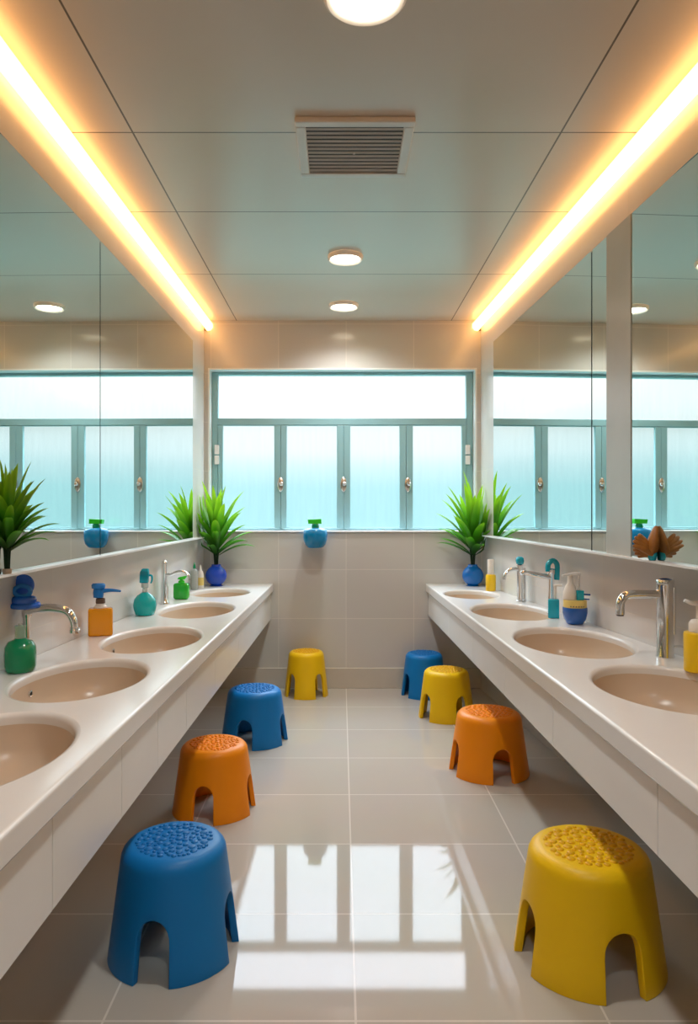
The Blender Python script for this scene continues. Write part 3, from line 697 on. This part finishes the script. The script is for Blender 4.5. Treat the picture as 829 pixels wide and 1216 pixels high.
# blue bowl dispenser
y = 3.16; x = at(684, y)-.004
t = thing('soap_dispenser', 'soap dispenser with blue bowl base and yellow label band on the right counter', 'soap dispenser', (x, y, CT), 0)
bm = B(); lathe(bm, [(.030, 0), (.036, .002), (.048, .025), (.053, .052), (.053, .070), (.051, .074)], 36); obj('bowl', bm, 'soap_bowl', t, 60)
bm = B(); lathe(bm, [(.050, .0745), (.050, .104), (.046, .107)], 36); bd = obj('band', bm, 'yellow_pale', t, 50)
bm = B()
for i in range(6):
    a = math.radians(-128+i*13); hexa(bm, [(.0503*math.cos(a+q*.05)+0, .0503*math.sin(a+q*.05), z_) for z_ in (.079, .084) for q in (-1, 1)]+[(.0512*math.cos(a+q*.05), .0512*math.sin(a+q*.05), z_) for z_ in (.079, .084) for q in (-1, 1)])
obj('print', bm, 'brown_plastic', bd)
bm = B(); lathe(bm, [(.030, .1075), (.032, .112), (.030, .140), (.022, .165), (.013, .180), (.011, .215)], 28, (-.020, .004, 0)); obj('bottle', bm, 'cream_plastic', t, 60)
bm = B(); box(bm, -.001, .031, -.030, .004, .1075, .150, .003); obj('pump_block', bm, 'teal_plastic', t)
bm = B(); rod(bm, (.014, -.012, .1505), (.014, -.012, .218), .006, 14); obj('stem', bm, 'chrome', t, 60)
bm = B(); tube(bm, spline([(.018, -.012, .222), (-.02, -.014, .222), (-.062, -.016, .214)], 6), lambda u: .0085-.004*u, 12); obj('nozzle', bm, 'white_plastic', t, 60)
bm = B(); tube(bm, [(.0315, -.014, .132), (.062, -.016, .130)], .004, 10); tube(bm, [(.0315, -.014, .112), (.058, -.016, .110)], .003, 10); obj('hook', bm, 'navy_plastic', t, 60)
# yellow bottle right edge
y = 2.235; x = at(829, y)
t = thing('soap_bottle', 'yellow soap bottle with a white pump at the right edge of the photo', 'soap bottle', (x, y, CT), 0)
bm = B(); lathe(bm, [(.037, 0), (.041, .003), (.042, .115), (.040, .121), (.028, .123)], 36); obj('body', bm, 'yellow_plastic', t, 50)
bm = B(); lathe(bm, [(.027, .1235), (.027, .150), (.020, .160), (.009, .163)], 28); obj('collar', bm, 'cream_plastic', t, 50)
bm = B(); rod(bm, (0, 0, .1635), (0, 0, .206), .006, 14); obj('stem', bm, 'cream_plastic', t, 60)
bm = B(); tube(bm, spline([(.01, 0, .2125), (-.02, -.004, .213), (-.046, -.006, .222)], 5), lambda u: .009-.004*u, 12); obj('nozzle', bm, 'white_plastic', t, 60)
# wall-mounted blue dispenser under the window
y = YB-.088; x = at(374.5, y); z = EYE-(636.5-605)/850*y-.080
t = thing('soap_dispenser', 'round blue soap dispenser with green pump below the window sill', 'soap dispenser', (x, y, z), 0)
bm = B(); lathe(bm, [(.040, 0), (.054, .005), (.070, .025), (.079, .055), (.081, .085), (.079, .112), (.072, .124), (.050, .132), (.040, .134)], 40); obj('body', bm, 'soap_blue', t, 60)
bm = B(); lathe(bm, [(.024, .1345), (.026, .140), (.022, .158), (.016, .161)], 24); obj('collar', bm, 'soap_green_dark', t, 50)
bm = B(); hexa(bm, [(-.046, -.020, .1615), (.042, -.020, .1615), (.042, .016, .1615), (-.046, .016, .1615), (-.050, -.022, .190), (.040, -.022, .194), (.040, .018, .194), (-.050, .018, .190)]); obj('pump', bm, 'lime_plastic', t)
bm = B(); box(bm, -.03, .03, .078, .087, .02, .075, .002); obj('bracket', bm, 'white_plastic', t)

# ------------------------------------------------------------------ sky, lamps, camera
wd = bpy.data.worlds.new('sky'); S.world = wd; wd.use_nodes = True; nt = wd.node_tree; bg = nt.nodes['Background']
tc = nt.nodes.new('ShaderNodeTexCoord'); sp = nt.nodes.new('ShaderNodeSeparateXYZ'); nt.links.new(tc.outputs['Generated'], sp.inputs[0])
mr = nt.nodes.new('ShaderNodeMapRange'); mr.inputs['From Min'].default_value = -1; mr.inputs['From Max'].default_value = 1; nt.links.new(sp.outputs[2], mr.inputs['Value'])
rp = nt.nodes.new('ShaderNodeValToRGB'); nt.links.new(mr.outputs[0], rp.inputs[0])
def u(z): return (z+1)/2
SC = 16.0
stops = [(-1, (.25, .50, .45)), (-.25, (.52, 1.4, 1.32)), (-.05, (.33, .66, .69)), (.03, (.39, .68, .72)), (.058, (.58, .75, .79)), (.080, (.80, .86, .89)), (.105, (.84, .86, .88)), (.16, (1.15, 1.15, 1.15)), (.30, (2.6, 2.8, 3.0)), (.46, (5.4, 6.0, 6.8)), (.66, (11.8, 13.2, 15.2)), (1, (11., 12.4, 14.8))]
el = rp.color_ramp.elements
while len(el) < len(stops): el.new(.5)
for e_, (z_, c_) in zip(el, stops): e_.position = u(z_)
for e_, (z_, c_) in zip(el, stops): e_.color = (c_[0]/SC, c_[1]/SC, c_[2]/SC, 1)
nt.links.new(rp.outputs[0], bg.inputs[0]); bg.inputs[1].default_value = SC
def area(name, loc, rot, sx, sy, power, col, portal=False):
    l = bpy.data.lights.new(name, 'AREA'); l.shape = 'RECTANGLE'; l.size = sx; l.size_y = sy; l.energy = power; l.color = col
    o = bpy.data.objects.new(name, l); COL.objects.link(o); o.location = loc; o.rotation_euler = rot
    if portal: l.cycles.is_portal = True
    return o
area('window_portal', ((WX0+WX1)/2, YB+.19, (WZ0+WZ1)/2), (-PI/2, 0, 0), WX1-WX0, WZ1-WZ0, 1, (1, 1, 1), True)
for (x, y) in ((.06, 1.775), (.022, 3.63), (.018, 4.49), (.05, .2)):
    l = bpy.data.lights.new('downlight_beam', 'SPOT'); l.energy = 36; l.color = (.97, 1, 1); l.spot_size = 2.6; l.spot_blend = .9; l.shadow_soft_size = .07
    o = bpy.data.objects.new('downlight_beam', l); COL.objects.link(o); o.location = (x, y, H-.03)
cam = bpy.data.cameras.new('camera'); co = bpy.data.objects.new('camera', cam); COL.objects.link(co)
co.location = (0, 0, EYE); co.rotation_euler = (PI/2, 0, 0)
cam.sensor_fit = 'AUTO'; cam.sensor_width = 36; cam.lens = 850/1216*36
cam.shift_x = 9.5/1216; cam.shift_y = -3/1216; cam.clip_start = .02
S.camera = co
S.view_settings.view_transform = 'Standard'; S.view_settings.look = 'None'; S.view_settings.exposure = .42
try:
    S.cycles.use_denoising = True; S.cycles.max_bounces = 10; S.cycles.diffuse_bounces = 5; S.cycles.glossy_bounces = 6; S.cycles.transparent_max_bounces = 12
    S.cycles.caustics_reflective = False; S.cycles.caustics_refractive = False; S.cycles.sample_clamp_indirect = 4; S.cycles.blur_glossy = .5
except Exception: pass
